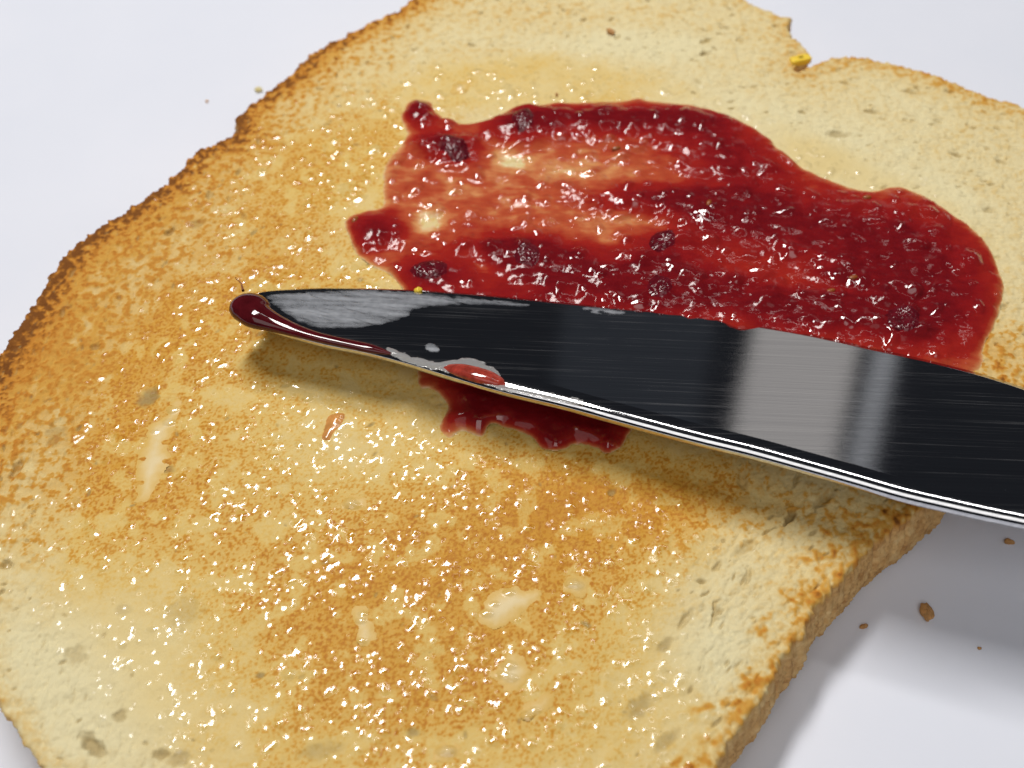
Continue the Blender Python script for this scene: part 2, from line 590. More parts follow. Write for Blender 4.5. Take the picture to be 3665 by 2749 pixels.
# pale places that the toaster never touched (shallow hollows): fewer brown specks there
hollow = sm(0.05, 0.55, fbm(X, Y, 0.55, 3, 31)) + 0.6 * sm(0.1, 0.5, fbm(X, Y, 0.28, 2, 37))
hollow = np.clip(hollow, 0, 1)
isl = sm(0.05, 0.36, fbm(X, Y, 0.42, 2, 33) + 0.25 * fbm(X, Y, 0.12, 2, 34))     # pale islands where the hot grill did not reach

grain_lo = fbm(X, Y, 0.30, 2, 41)
grain_md = fbm(X, Y, 0.125, 2, 43)
grain_fi = fbm(X, Y, 0.055, 2, 47)
wb = 1 - np.clip(worley(X, Y, 0.10, 51) * 1.25, 0, 1)
dry = 1 - wet
# the crumb's fibres run with the loaf: three regions with their own direction
def fibre(deg, seed):
    a = R(deg)
    return fbm((X * math.cos(a) + Y * math.sin(a)) / 2.6, -X * math.sin(a) + Y * math.cos(a), 0.085, 3, seed, 0.6)
w_r = sm(1.2, 2.6, X) * sm(0.6, -0.6, Y)
w_t = sm(1.0, 2.4, X + 0.6 * Y) * (1 - w_r)
w_l = 1 - w_r - w_t
fib = w_r * fibre(48, 91) + w_t * fibre(-8, 93) + w_l * fibre(84, 95)
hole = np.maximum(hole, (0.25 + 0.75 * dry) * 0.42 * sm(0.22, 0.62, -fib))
def ell(px, py, a, b, an, n=12, wob=0.18, seed=0):
    g = random.Random(seed)
    q = math.radians(an)
    out = []
    for k in range(n):
        t = 2 * math.pi * k / n
        s = 1 + g.uniform(-wob, wob)
        u, v = a * s * math.cos(t), b * s * math.sin(t)
        out.append((px + u * math.cos(q) + v * math.sin(q), py - u * math.sin(q) + v * math.cos(q)))
    return out


pools = [
    ([(615, 1440), (640, 1430), (648, 1470), (625, 1530), (600, 1590), (612, 1650), (585, 1690), (560, 1740), (530, 1790), (485, 1795), (490, 1740), (488, 1660), (520, 1580), (525, 1530), (580, 1490)],
     "long crooked streak of pale butter in the left part of the toast"),
    (ell(1815, 2170, 110, 62, 25, seed=2), "largest oval pool of pale butter below the middle of the toast"),
    (ell(1830, 2410, 72, 58, 30, seed=3), "squarish pale butter pool below the largest oval one"),
    (ell(1930, 2530, 70, 34, 35, seed=4), "narrow slanted butter pool lowest of the three in a row by the pale edge"),
    (ell(1300, 2240, 40, 70, 15, seed=5), "upright pale butter pool left of the largest oval one"),
    (ell(2060, 2100, 46, 40, 0, seed=6), "small round butter pool just right of the largest oval one"),
    (ell(1600, 2690, 62, 40, 10, seed=7), "pale butter pool at the bottom edge of the picture"),
    (ell(1265, 1800, 56, 26, 10, seed=8), "thin pale butter pool left of the middle of the toast"),
    (ell(1650, 315, 40, 22, 20, seed=9), "small shiny butter pool above the jam spread"),
]
pool_zone = np.zeros(X.shape, bool)
for pl, lab in pools:
    pp = spline(pts(pl), 0.06)
    w = RS.window(pp[:, 0].mean(), pp[:, 1].mean(), 1.1)
    pool_zone[w] |= sdf(X[w], Y[w], pp) > -0.02

# beads of butter standing on the wet crumb
drops = np.zeros_like(X)
beadn = np.zeros_like(X)
wet_patch = 0.30 + 0.80 * sm(-0.25, 0.30, fbm(X, Y, 0.7, 2, 58))
rd = np.random.RandomState(12)
for k in range(27000):
    cx, cy = rd.uniform(x0, x1), rd.uniform(y0, y1)
    wl = float(RS.get(wet, cx, cy))
    if rd.rand() > wl * 1.15 * float(RS.get(wet_patch, cx, cy)) or RS.get(DIN, cx, cy) < 0.15 or RS.get(pool_zone, cx, cy) > 0.3:
        continue
    a = min(0.027 * math.exp(rd.normal(0, 0.45)), 0.085)
    far = min(max(cy / 4.5, 0.0), 1.0)                # beads stand taller and wider towards the far end
    a *= 1 + 0.35 * far
    asp, an = 1 + 0.7 * rd.rand() ** 2 + (1.8 * rd.rand() if rd.rand() < .06 else 0), rd.uniform(0, math.pi)
    w = RS.window(cx, cy, a * asp)
    dx, dy = X[w] - cx, Y[w] - cy
    u = (dx * math.cos(an) + dy * math.sin(an)) / (a * asp)
    v = (-dx * math.sin(an) + dy * math.cos(an)) / a
    q = np.clip(1 - u * u - v * v, 0, 1)
    beadn[w] = np.maximum(beadn[w], q)
    drops[w] = np.maximum(drops[w], a * rd.uniform(0.18, 0.38) * (1 + 0.45 * far) * min(1.0, (0.05 / a) ** 0.5) * q ** 1.5)
drops = blur(drops, 1)
H = 0.030 * fbm(X, Y, 1.6, 2, 53) + 0.016 * grain_lo * (0.6 + 0.4 * dry) - 0.02 * hollow * (0.4 + 0.6 * dry)
H = H + dry * (0.014 * grain_md + 0.012 * grain_fi + 0.024 * fib) + wet * (0.007 * fbm(X, Y, 0.20, 1, 45) + 0.0012 * grain_fi) + drops * (0.25 + 0.75 * wet)
H = H - pit * (0.35 + 0.65 * dry)
grain_xf = fbm(X, Y, 0.038, 2, 49)
speck = sm(-0.08, 0.52, (0.8 * grain_xf + 0.7 * grain_fi) * (0.35 + 0.65 * wet) + dry * 0.8 * grain_md + 0.3 * grain_md + 0.3 * grain_lo)
cover = 1 - np.clip(0.75 * isl * (0.35 + 0.65 * wet) + 0.5 * hollow * dry, 0, 0.92)
brown = level * (0.45 + 0.55 * cover) * 0.90 + level * speck * 1.28 * cover
brown = np.minimum(brown, 0.60 + 0.15 * grain_fi)
# rim: browned crust edge, strong on the far left, faint on the right lobe
ctr = np.array([0.0, 0.0])
angp = np.degrees(np.arctan2(Y - 0.0, X - 0.0)) % 360
rim_w = np.interp(angp, [0, 25, 50, 62, 80, 100, 120, 140, 160, 185, 200, 215, 230, 260, 300, 315, 330, 345, 360],
                  [.45, .35, .3, .12, .25, .45, .70, .76, .76, .74, .5, .3, .3, .3, .38, .40, .48, .5, .45])
rim_d = DIN + 0.10 * fbm(X, Y, 0.5, 3, 61)
rim = np.exp(-(np.clip(rim_d, 0, 9) / 0.26) ** 2) * 0.62 + np.exp(-(np.clip(rim_d, 0, 9) / 0.55) ** 2) * 0.28
brown = brown + rim_w * rim * (0.95 + 1.0 * grain_md + 0.6 * grain_fi)
# the roasted blotches beside the near right edge
blot = sm(0.05, 0.4, fbm(X, Y, 0.33, 3, 67)) * np.exp(-((DIN - 0.25) / 0.35) ** 2) * (X > 1.5) * (Y < 0.8)
brown = brown + 0.45 * blot * (0.7 + 1.2 * grain_md)
brown = np.clip(brown, 0, 1)
Hs = blur(H, 5)
ZT = TOP + H

toast = empty("toast", (0, 0, 0))
tag(toast, "golden slice of toasted white bread spread with butter, lying on the white plate", "toast")
M_CRUMB = mat_crumb()
edge_fade = sm(0.05, 0.22, DIN)
grid_obj("crumb", X, Y, ZT - 0.02 * (1 - edge_fade), DIN > 0.10, M_CRUMB, toast, {'brown': brown, 'wet': wet, 'hole': hole, 'bead': sm(0.20, 0.55, beadn)})

# crust: a band that follows the outline over the shoulder, down the side and under
n = len(OUT)
tan = np.roll(OUT, -3, 0) - np.roll(OUT, 3, 0)
tan /= np.hypot(*tan.T)[:, None]
nrm = np.stack([tan[:, 1], -tan[:, 0]], -1)
if ((nrm * (OUT - OUT.mean(0))).sum(1)).mean() < 0:
    nrm = -nrm
for _ in range(3):
    nrm = (np.roll(nrm, 2, 0) + nrm + np.roll(nrm, -2, 0)) / 3
nrm /= np.hypot(*nrm.T)[:, None]
prof = [(-0.26 + 0.0175 * k, 0.0) for k in range(11)]
rr_ = 0.07
prof += [(-rr_ + rr_ * math.sin(a), -rr_ + rr_ * math.cos(a)) for a in np.linspace(0, math.pi / 2, 7)]
for z in np.linspace(-rr_ - 0.02, -TOP + 0.16, 52):
    q = (-z - rr_) / (TOP - 0.2)
    prof.append((0.0, z))
prof += [(-0.02 - 0.035 * k, -TOP + 0.16 - 0.035 * k) for k in range(1, 5)] + [(-0.6, -TOP + 0.012)]
prof = np.array(prof)
sarc = np.arange(n) * 0.02
Sg, Tg = np.meshgrid(sarc, np.arange(len(prof)) * 0.02, indexing='ij')
rag = 0.13 * fbm(OUT[:, 0], OUT[:, 1], 0.16, 4, 71, 0.65) + 0.20 * np.clip(fbm(OUT[:, 0], OUT[:, 1], 0.22, 2, 75) - 0.18, 0, 1) + 0.05 * fbm(OUT[:, 0], OUT[:, 1], 0.7, 2, 73)
side = np.clip((-prof[:, 1] - 0.0) / 0.07, 0, 1)
wsh = np.clip((prof[:, 0] + 0.26) / 0.2, 0, 1)
rough = 0.060 * fbm(Sg, Tg, 0.12, 4, 77, 0.7) + 0.020 * np.abs(fbm(Sg, Tg, 0.5, 2, 79))
oa = np.degrees(np.arctan2(OUT[:, 1], OUT[:, 0])) % 360
rag_amp = np.interp(oa, [0, 60, 100, 140, 185, 200, 270, 300, 360], [.6, .6, .9, .9, .8, .25, .3, .6, .6])
rag = rag * rag_amp
flare = np.interp(oa, [0, 60, 100, 130, 185, 200, 270, 290, 310, 360], [1, .4, .6, .8, .8, -.8, -.8, .6, 1, 1])
qz = np.clip((-prof[:, 1] - rr_) / (TOP - 0.2), 0, 1)
swell = flare[:, None] * (0.10 * qz + 0.07 * np.sin(math.pi * qz))[None]
off = swell + prof[:, 0][None] + rag[:, None] * wsh[None] + rough * side[None]
PX = OUT[:, None, 0] + nrm[:, None, 0] * off
PY = OUT[:, None, 1] + nrm[:, None, 1] * off
topw = np.clip(1 + prof[:, 1] / 0.2, 0, 1)[None]
hq = RS.get(H, PX, PY)
PZ = TOP + prof[:, 1][None] + hq * topw + 0.016 * fbm(Sg, Tg, 0.10, 3, 83) * (wsh * topw[0])[None]
PZ = PZ - 0.03 * (1 - sm(-0.24, -0.12, prof[:, 0]))[None] * (side[None] < 0.01)
cb = RS.get(brown, PX, PY)
rimq = RS.get(rim_w, PX, PY)
sidecol = np.clip(0.50 + 0.55 * fbm(Sg, Tg, 0.25, 4, 87, 0.6) + 0.10 * rimq, 0, 1)
sidecol = sidecol * (0.40 + 0.60 * np.clip(rimq * 1.3, 0, 1))
sd = sm(0.0, 1.0, np.broadcast_to(np.clip(-prof[:, 1] / 0.12, 0, 1)[None], cb.shape))
cb = cb * (1 - sd) + sidecol * sd
strip_obj("crust", np.stack([PX, PY, PZ], -1), M_CRUMB, toast,
          {'brown': cb.ravel(), 'wet': (RS.get(wet, PX, PY) * (1 - sd) * 0.6).ravel(), 'hole': np.zeros(cb.size), 'crusty': (sd * 0.95).ravel()}, closed_u=True)

# ------------------------------------------------------------------ pools of butter in the hollows
def mat_butter():
    m, nt, b = new_mat("melted_butter")
    c = ramp(nt, attr(nt, 'depth'), [(0.0, (0.70, 0.45, 0.12)), (0.4, (0.75, 0.54, 0.22)), (1.0, (0.78, 0.62, 0.34))])
    nt.links.new(c, b.inputs['Base Color'])
    bd = attr(nt, 'bead')
    nt.links.new(math_n(nt, 'MULTIPLY_ADD', bd, -0.30, 0.40), b.inputs['Roughness'])
    nt.links.new(math_n(nt, 'MULTIPLY_ADD', bd, 0.80, 0.15), b.inputs['Specular IOR Level'])
    b.inputs['IOR'].default_value = 1.46
    return m


M_BUTTER = mat_butter()


def poly_patch(name, outline_px, res, height, mat, base, seed, edge=0.05, ripple=0.004, jitter=0.03, scale=1.0, glints=0):
    p = spline(pts(outline_px, scale), 0.03)
    r = Raster(*(p.min(0) - 0.06), *(p.max(0) + 0.06), res)
    d = sdf(r.X, r.Y, p) + jitter * fbm(r.X, r.Y, 0.12, 3, seed)
    t = height * (1 - np.exp(-np.clip(d, -0.05, 9) / edge))
    z = base(r.X, r.Y) + t + ripple * fbm(r.X, r.Y, 0.15, 2, seed + 3) * np.clip(d / 0.05, 0, 1)
    bd = np.zeros_like(z)
    g = random.Random(seed)
    ok = np.argwhere(d > 0.06)
    for _ in range(glints if len(ok) else 0):
        j, i = ok[g.randrange(len(ok))]
        a = g.uniform(0.05, 0.085)
        q = np.clip(1 - (((r.X - r.X[j, i]) / 1.5) ** 2 + (r.Y - r.Y[j, i]) ** 2) / a ** 2, 0, 1) ** 1.5
        z = z + q * a * 0.22
        bd = np.maximum(bd, sm(0, 0.3, q))
    o = grid_obj(name, r.X, r.Y, z, d > -0.012, mat, None, {'depth': sm(0.0, 0.22, d), 'bead': bd})
    c = p.mean(0)
    settle(o, (c[0], c[1], float(z.mean())))
    return o


base_h = lambda x, y: TOP + RS.get(Hs, x, y) + 0.000
GB = "pools of melted butter on the toast"
for k, (pl, lab) in enumerate(pools):
    tag(poly_patch("butter_pool", pl, 0.016, 0.009, M_BUTTER, base_h, 101 + k, edge=0.10, jitter=0.055, ripple=0.003, glints=3), lab, "butter", GB)

# ------------------------------------------------------------------ jam
k_ = 1.657
JAM_PX = [(872, 240), (885, 218), (905, 214), (930, 222), (942, 245), (965, 258), (1000, 268), (1040, 262), (1085, 245), (1118, 228), (1150, 228), (1200, 224), (1250, 222), (1310, 218),
          (1355, 216), (1375, 210), (1400, 216), (1440, 222), (1500, 228), (1540, 238), (1600, 262), (1660, 302), (1700, 340), (1760, 375), (1830, 402), (1885, 412), (1925, 402), (1965, 408),
          (2010, 430), (2065, 468), (2110, 502), (2142, 545), (2160, 590), (2168, 630), (2160, 670), (2145, 710), (2125, 750), (2112, 800), (2000, 850), (1800, 860), (1600, 850), (1460, 880), (1370, 930), (1345, 965), (1335, 975),
          (1308, 984), (1296, 974), (1275, 966), (1240, 962), (1205, 976), (1165, 966), (1148, 945), (1120, 936), (1065, 920), (1040, 945), (1000, 932), (972, 945), (950, 938),
          (948, 920), (968, 880), (935, 842), (905, 835), (900, 790), (890, 720), (880, 650), (850, 600), (800, 572), (770, 548), (755, 512), (744, 486), (755, 466), (790, 455), (828, 442), (826, 400), (836, 350), (868, 312), (878, 285), (866, 260)]
jp = spline(pts(JAM_PX, k_), 0.05)
RJ = Raster(*(jp.min(0) - 0.15), *(jp.max(0) + 0.15), 0.0115)
JX, JY = RJ.X, RJ.Y
_j = Raster(*(jp.min(0) - 0.15), *(jp.max(0) + 0.25), 0.05)
JD = _j.get(sdf(_j.X, _j.Y, jp), JX, JY) + 0.025 * fbm(JX, JY, 0.22, 3, 121)


def ov(l):
    return [(a * k_, b * k_, c * k_, d * k_, e, f) for (a, b, c, d, e, f) in l]


thick = blobs(ov([(905, 248, 46, 42, 0, .75), (965, 325, 80, 45, -25, .65), (808, 505, 75, 60, 0, .62), (930, 600, 80, 45, 0, .6), (1130, 555, 130, 55, -12, .65), (1300, 600, 220, 70, -10, .45),
                  (1330, 265, 330, 55, 0, .62), (1560, 330, 170, 90, -30, .50), (1130, 275, 80, 55, 20, .45), (1450, 440, 180, 45, -5, .55), (1600, 480, 160, 130, 0, .40), (1800, 520, 260, 140, -20, .42), (1980, 560, 180, 160, -30, .42),
                  (1550, 640, 260, 70, -8, .45), (1980, 690, 180, 100, 0, .45), (1750, 690, 180, 60, 0, .40), (1120, 900, 160, 80, -15, .9), (1280, 940, 90, 60, -20, .8), (1100, 700, 300, 120, 0, .5),
                  (1430, 560, 90, 70, 0, .35), (1420, 640, 70, 50, 0, .4), (1945, 700, 60, 50, 0, .35), (1830, 610, 90, 30, -15, .3), (1540, 460, 60, 40, 0, .3),
                  (1250, 370, 180, 35, -8, -.10), (1680, 590, 130, 50, -15, -.16), (960, 960, 60, 30, 0, -.10), (1880, 640, 130, 20, -10, -.15), (1360, 480, 90, 25, 0, -.12), (1310, 580, 60, 30, 0, -.18)]),
              0.22, RJ, 'add')
c14, s14 = math.cos(R(-12)), math.sin(R(-12))
JU, JV = JX * c14 + JY * s14, -JX * s14 + JY * c14
streak = fbm(JU / 3.0, JV, 0.22, 3, 131)
lump = fbm(JX, JY, 0.42, 3, 133)
thick = thick + 0.065 * streak + 0.13 * lump
gaps = blobs(ov([(925, 480, 42, 36, 25, 1), (1040, 585, 26, 40, 25, 1), (1100, 345, 50, 34, -10, .75), (1000, 935, 30, 26, 0, 1), (1050, 520, 40, 10, 0, .5), (985, 590, 20, 26, 0, .3), (1310, 525, 30, 18, 0, .5)]), 0.0, RJ)
thick = thick - 0.34 * gaps * (0.8 + 0.8 * streak)
JE = 1 - np.exp(-np.clip(JD, -0.05, 9) / 0.07)
thk = np.clip(thick, -0.2, 0.82) * np.clip(JE, -1, 1)
bub = np.clip(1 - worley(JX, JY, 0.075, 141) * 1.6, 0, 1)
patchy = sm(0.0, 0.5, fbm(JX, JY, 0.6, 2, 143))
beads = np.zeros_like(JX)
jbead = np.zeros_like(JX)
rd = np.random.RandomState(31)
big_beads = np.zeros_like(JX)
for k in range(2800):
    big = k < 260
    cx, cy = rd.uniform(RJ.x0, RJ.x0 + RJ.nx * RJ.res), rd.uniform(RJ.y0, RJ.y0 + RJ.ny * RJ.res)
    tv = float(RJ.get(thk, cx, cy))
    if tv < 0.05 or (not big and rd.rand() > 0.25 + 0.75 * float(RJ.get(patchy, cx, cy))):
        continue
    a = rd.uniform(0.10, 0.22) if big else min(0.060 * math.exp(rd.normal(0, 0.5)), 0.15)
    asp, an = 1 + 1.0 * rd.rand(), (rd.normal(-0.2, 0.6) if big else rd.uniform(0, 3.14))
    w = RJ.window(cx, cy, a * asp)
    if w is None:
        continue
    dx, dy = JX[w] - cx, JY[w] - cy
    u = (dx * math.cos(an) + dy * math.sin(an)) / (a * asp)
    v = (-dx * math.sin(an) + dy * math.cos(an)) / a
    q0 = np.clip(1 - u * u - v * v, 0, 1)
    if not big:
        jbead[w] = np.maximum(jbead[w], q0)
    q = q0 ** 1.5 * a * (rd.uniform(0.2, 0.38) if big else rd.uniform(0.22, 0.42))
    beads[w] = np.maximum(beads[w], q) if not big else beads[w]
    if big:
        big_beads[w] += q * (0.4 + 0.6 * min(tv * 2, 1))
beads = blur(beads, 1) + blur(big_beads, 4)
hj = beads + 0.13 * blur(np.clip(thk, -0.1, 1.2), 5) + 0.05 * np.clip(thk, -0.1, 1.2) + np.clip(thk + .1, 0, 1) ** 0.5 * (0.024 * fbm(JX, JY, 0.24, 1, 151) + 0.0015 * fbm(JX, JY, 0.085, 1, 153) + 0.004 * patchy * bub ** 2)
JZ = TOP + RS.get(Hs, JX, JY) * 0.8 + 0.2 * RS.get(H, JX, JY) - 0.006 + hj
M_JAM = mat_jam()
jam = empty("jam_spread", (at(1500 * k_, 500 * k_)[0], at(1500 * k_, 500 * k_)[1], TOP))
tag(jam, "broad shiny patch of dark red berry jam spread on the toast behind the knife", "jam")
vis = np.clip(thk, 0, 1)
jelly = grid_obj("jelly", JX, JY, JZ, (JD > -0.02) & (thk > -0.04), M_JAM, None, {'thick': vis, 'bead': sm(0.15, 0.5, jbead)})
adopt(jelly, jam)

M_BERRY = mat_plain("dark_berry_flesh", (0.11, 0.006, 0.012), 0.10, var=0.4, var_scale=8)
M_SEED = mat_plain("berry_seed", (0.30, 0.085, 0.02), 0.25)
zj = lambda x, y: RJ.get(JZ, x, y)


def berry(px, py, a, b, an, seed):
    p = spline(pts(ell(px, py, a * 1.15, b * 1.15, an, 10, .10, seed)), 0.03)
    r = Raster(*(p.min(0) - 0.05), *(p.max(0) + 0.05), 0.009)
    d = sdf(r.X, r.Y, p)
    f = worley(r.X, r.Y, 0.052, seed)
    dome = sm(0.0, 0.16, d)
    z = blur(zj(r.X, r.Y), 4) - 0.010 + 0.036 * dome + 0.016 * np.sqrt(np.clip(1 - (f * 1.35) ** 2, 0, 1)) * np.clip(d / 0.09, 0, 1)
    o = grid_obj("berry_piece", r.X, r.Y, z, d > -0.01, M_BERRY)
    return adopt(o, jam)


for s, (px, py, a, b, an) in enumerate([(1140, 562, 30, 26, 0), (1430, 532, 30, 24, 20), (1424, 632, 26, 25, 0), (1945, 706, 36, 30, 0), (985, 335, 32, 22, -20), (1130, 270, 24, 24, 30), 
                                        (930, 592, 40, 22, 0)]):
    berry(px * k_, py * k_, a * k_, b * k_, an, 200 + s)


def ellipsoid(name, c, r3, ang, mat, parent=None, seed=0, rough=0.12, nu=14, nv=10, ax='Z', tilt=0.0):
    u = np.linspace(0, 2 * np.pi, nu, endpoint=False)
    v = np.linspace(0.02, np.pi - 0.02, nv)
    U, V = np.meshgrid(u, v, indexing='ij')
    g = 1 + rough * (gn(np.cos(U) * 1.7 + seed, V * 1.3 + np.sin(U) * 1.7, seed % 40))
    P = np.stack([np.cos(U) * np.sin(V) * r3[0] * g, np.sin(U) * np.sin(V) * r3[1] * g, np.cos(V) * r3[2] * g], -1)
    M = np.array(Matrix.Rotation(ang, 3, 'Z') @ Matrix.Rotation(tilt, 3, 'Y'))
    P = P @ M.T
    o = strip_obj(name, P + np.array(c), mat, None, closed_u=True)
    if parent:
        adopt(o, parent)
    else:
        settle(o, (c[0], c[1], c[2] - r3[2]))
    return o


for s, (px, py, an) in enumerate([(1528, 455, 70), (1838, 614, 15), (1790, 640, 20), (768, 482, 60), (1870, 432, 5), (1330, 330, 20)]):
    c = at(px * k_, py * k_)
    ellipsoid("seed", (c[0], c[1], float(zj(c[0], c[1])) + 0.004), (0.075, 0.040, 0.03), R(an), M_SEED, jam, s)

# a little jam dragged onto the butter below the knife
o = poly_patch("jam_smear", [(1165, 1500), (1190, 1480), (1235, 1478), (1228, 1515), (1205, 1545), (1185, 1575), (1150, 1580), (1152, 1545)], 0.014, 0.02,
               mat_plain("thin_jam", (0.60, 0.27, 0.075), 0.12, var=0.25, var_scale=9), lambda x, y: TOP + RS.get(H, x, y) * .6 + RS.get(Hs, x, y) * .4 - 0.006, 161)
tag(o, "small thin orange jam smear on the buttered toast left below the knife", "jam")

# ------------------------------------------------------------------ knife
ky, kx = -0.33, -0.07
TOPE = [(905, 1075), (918, 1054), (945, 1044), (1020, 1037), (1160, 1031), (1320, 1033), (1491, 1039), (1680, 1051), (1839, 1065), (2020, 1083), (2220, 1102), (2400, 1117), (2547, 1133), (2732, 1167), (2917, 1200), (3102, 1241),
        (3287, 1281), (3472, 1327), (3596, 1364), (3690, 1396), (3860, 1452), (4050, 1510)]
BOTE = [(905, 1115), (925, 1160), (960, 1185), (1030, 1208), (1147, 1238), (1288, 1266), (1435, 1305), (1582, 1350), (1700, 1386), (1817, 1417), (2000, 1461), (2150, 1502), (2300, 1543), (2485, 1592), (2670, 1637), (2855, 1688),
        (3040, 1740), (3225, 1793), (3411, 1836), (3534, 1863), (3665, 1890), (3860, 1932)]
cedge = at(1491, 1039, 1.50)
kz = cedge[2] - kx * cedge[0] - ky * cedge[1]
A3 = pts(TOPE, 1, kz, kx, ky)
B3 = pts(BOTE, 1, kz, kx, ky)
A2, B2 = spline(A3, 0.02, False), spline(B3, 0.02, False)
NS = 420
ra = np.linspace(0, 1, NS)
A2 = np.stack([np.interp(ra, np.linspace(0, 1, len(A2)), A2[:, i]) for i in (0, 1)], -1)
B2 = np.stack([np.interp(ra, np.linspace(0, 1, len(B2)), B2[:, i]) for i in (0, 1)], -1)
plane_z = lambda x, y: kz + kx * x + ky * y
nk = np.array([-kx, -ky, 1.0]); nk /= np.linalg.norm(nk)
KNIFE_ANGLE = math.atan2(*(B2[-1] - B2[80])[::-1])
Wd = np.hypot(*(B2 - A2).T)
P = []
face_n, round_n = 40, 22
for i in range(NS):
    w = Wd[i]
    rad = min(0.10, w * 0.11)
    w = w - 1.75 * rad                       # the traced edge is the outline of the rounded spine, which hangs below the face
    bev = 3.0 * rad
    pr = [(t, 0.0) for t in np.linspace(0.0, w - bev, face_n)]
    d1 = bev - rad
    a0 = math.atan(2 * 0.045 * (rad / .10) / d1)
    pr += [(w - bev + d1 * q, -0.045 * q * q * (rad / .10)) for q in np.linspace(0.1, 1, 10)]
    h0 = -0.045 * (rad / .10)
    pr += [(w - rad + rad * (math.sin(a) - math.sin(a0)), h0 + rad * (math.cos(a) - math.cos(a0))) for a in np.linspace(a0 + 0.08, math.pi * 0.93, round_n)]
    pr += [(w * 0.5, h0 - rad * 1.3), (0.12, -0.05), (0.0, -0.018)]
    a3 = np.array([A2[i, 0], A2[i, 1], plane_z(*A2[i])])
    b3 = np.array([B2[i, 0], B2[i, 1], plane_z(*B2[i])])
    e = (b3 - a3) / max(np.linalg.norm(b3 - a3), 1e-6)
    L3 = np.linalg.norm(b3 - a3) / Wd[i]
    P.append([a3 + e * t * L3 + nk * h for t, h in pr])
P = np.array(P)
M_STEEL = mat_steel()
knife = empty("table_knife", P[NS // 2].mean(0))
tag(knife, "steel table knife lying across the toast, its round tip smeared with butter and jam", "knife")
# close the tip and heel by collapsing the end sections
tipc = P[0].mean(0); heel = P[-1].mean(0)
P = np.concatenate([np.broadcast_to(tipc, P[:1].shape), P, np.broadcast_to(heel, P[:1].shape)], 0)
adopt(strip_obj("blade", P, M_STEEL, closed_v=True), knife)
# handle, out of the picture on the right
dirk = (B3[-1] - B3[-6]); dirk /= np.linalg.norm(dirk)
sidek = np.cross(nk, dirk)
hs = np.linspace(0, 1, 40)
ring = np.linspace(0, 2 * np.pi, 24, endpoint=False)
HP = []
for t in hs:
    wv = 0.55 + 0.45 * math.sin(min(t * 1.4, 1) * math.pi / 2) if t < .93 else 1.0 * math.sqrt(max(1 - ((t - .93) / .071) ** 2, 0.001))
    tv = 0.30 * (0.5 + 0.5 * min(t * 3, 1)) * (1 if t < .93 else math.sqrt(max(1 - ((t - .93) / .071) ** 2, 0.001)))
    cc = heel - dirk * 0.35 + dirk * t * 10.0
    HP.append([cc + sidek * wv * math.cos(q) + nk * tv * math.sin(q) for q in ring])
adopt(strip_obj("handle", np.array(HP), M_STEEL, closed_v=True), knife)

# ---- what sticks to the blade
nkv = nk


def on_blade(px, py, lift=0.0):
    return at(px, py, kz, kx, ky) + nk * lift


def blade_patch(name, outline_px, res, height, mat, seed, thr, streak_amt, lift=0.002, edge=0.03):
    p3 = pts(outline_px, 1, kz, kx, ky)
    p = spline(p3, 0.03)
    r = Raster(*(p.min(0) - 0.05), *(p.max(0) + 0.05), res)
    ca, sa = math.cos(KNIFE_ANGLE), math.sin(KNIFE_ANGLE)
    U, V = r.X * ca + r.Y * sa, -r.X * sa + r.Y * ca
    d = sdf(r.X, r.Y, p) + 0.03 * fbm(r.X, r.Y, 0.12, 3, seed)
    st = fbm(U / 7, V, 0.07, 3, seed + 1)
    cl = fbm(r.X, r.Y, 0.10, 3, seed + 2)
    t = (1 - np.exp(-np.clip(d, -0.05, 9) / edge)) - streak_amt * sm(0.1, 0.5, st + 0.4 * cl) + thr
    z = plane_z(r.X, r.Y) + lift + height * np.clip(t, -0.1, 1.2) + 0.002 * cl * np.clip(t, 0, 1)
    o = grid_obj(name, r.X, r.Y, z, (d > 0) & (t > 0.02), mat, None, {'film': np.clip(t * 1.1, 0, 1) * (0.85 + 0.3 * cl) * (0.5 + 0.5 * sm(-5.0, -4.3, r.X + 0.8 * cl))})
    return settle(o, (p.mean(0)[0], p.mean(0)[1], float(plane_z(*p.mean(0)))))


def mat_film():
    m, nt, b = new_mat("butter_film")
    st = noise_n(nt, 1.0, 2, 0.5, stretch=(0.9, 11, 1), rot=-KNIFE_ANGLE)
    b.inputs['Base Color'].default_value = (0.46, 0.48, 0.52, 1)
    a = math_n(nt, 'MULTIPLY_ADD', math_n(nt, 'SUBTRACT', st, 0.5), 1.6, attr(nt, 'film'))
    nt.links.new(math_n(nt, 'MULTIPLY', a, 0.62, clamp=True), b.inputs['Alpha'])
    b.inputs['Roughness'].default_value = 0.28
    return m


M_FILM = mat_film()
o = blade_patch("butter_smear", [(950, 1062), (1050, 1048), (1200, 1040), (1400, 1040), (1600, 1056), (1800, 1076), (1900, 1090), (1850, 1100), (1700, 1092), (1560, 1098), (1480, 1110), (1462, 1130), (1400, 1155), (1300, 1172), (1180, 1178), (1080, 1158), (1010, 1115)],
                0.011, 0.016, M_FILM, 171, 0.0, 0.45, edge=0.07)
tag(o, "whitish greasy butter film along the tip and cutting edge of the knife blade", "butter")
o = blade_patch("butter_smear", [(2080, 1102), (2140, 1100), (2240, 1112), (2225, 1126), (2130, 1126)], 0.011, 0.012, M_FILM, 175, -0.1, 1.2)
tag(o, "small whitish butter smear on the cutting edge halfway along the blade", "butter")
o = blade_patch("butter_fleck", [(1520, 1235), (1550, 1232), (1572, 1250), (1560, 1262), (1535, 1258)], 0.008, 0.012, M_FILM, 178, 0.2, 0.0)
tag(o, "tiny white butter fleck alone on the dark face of the blade", "butter")
M_BEAD = mat_plain("clear_butter", (0.50, 0.50, 0.50), 0.08, alpha=0.55, bump=(18, 0.006))
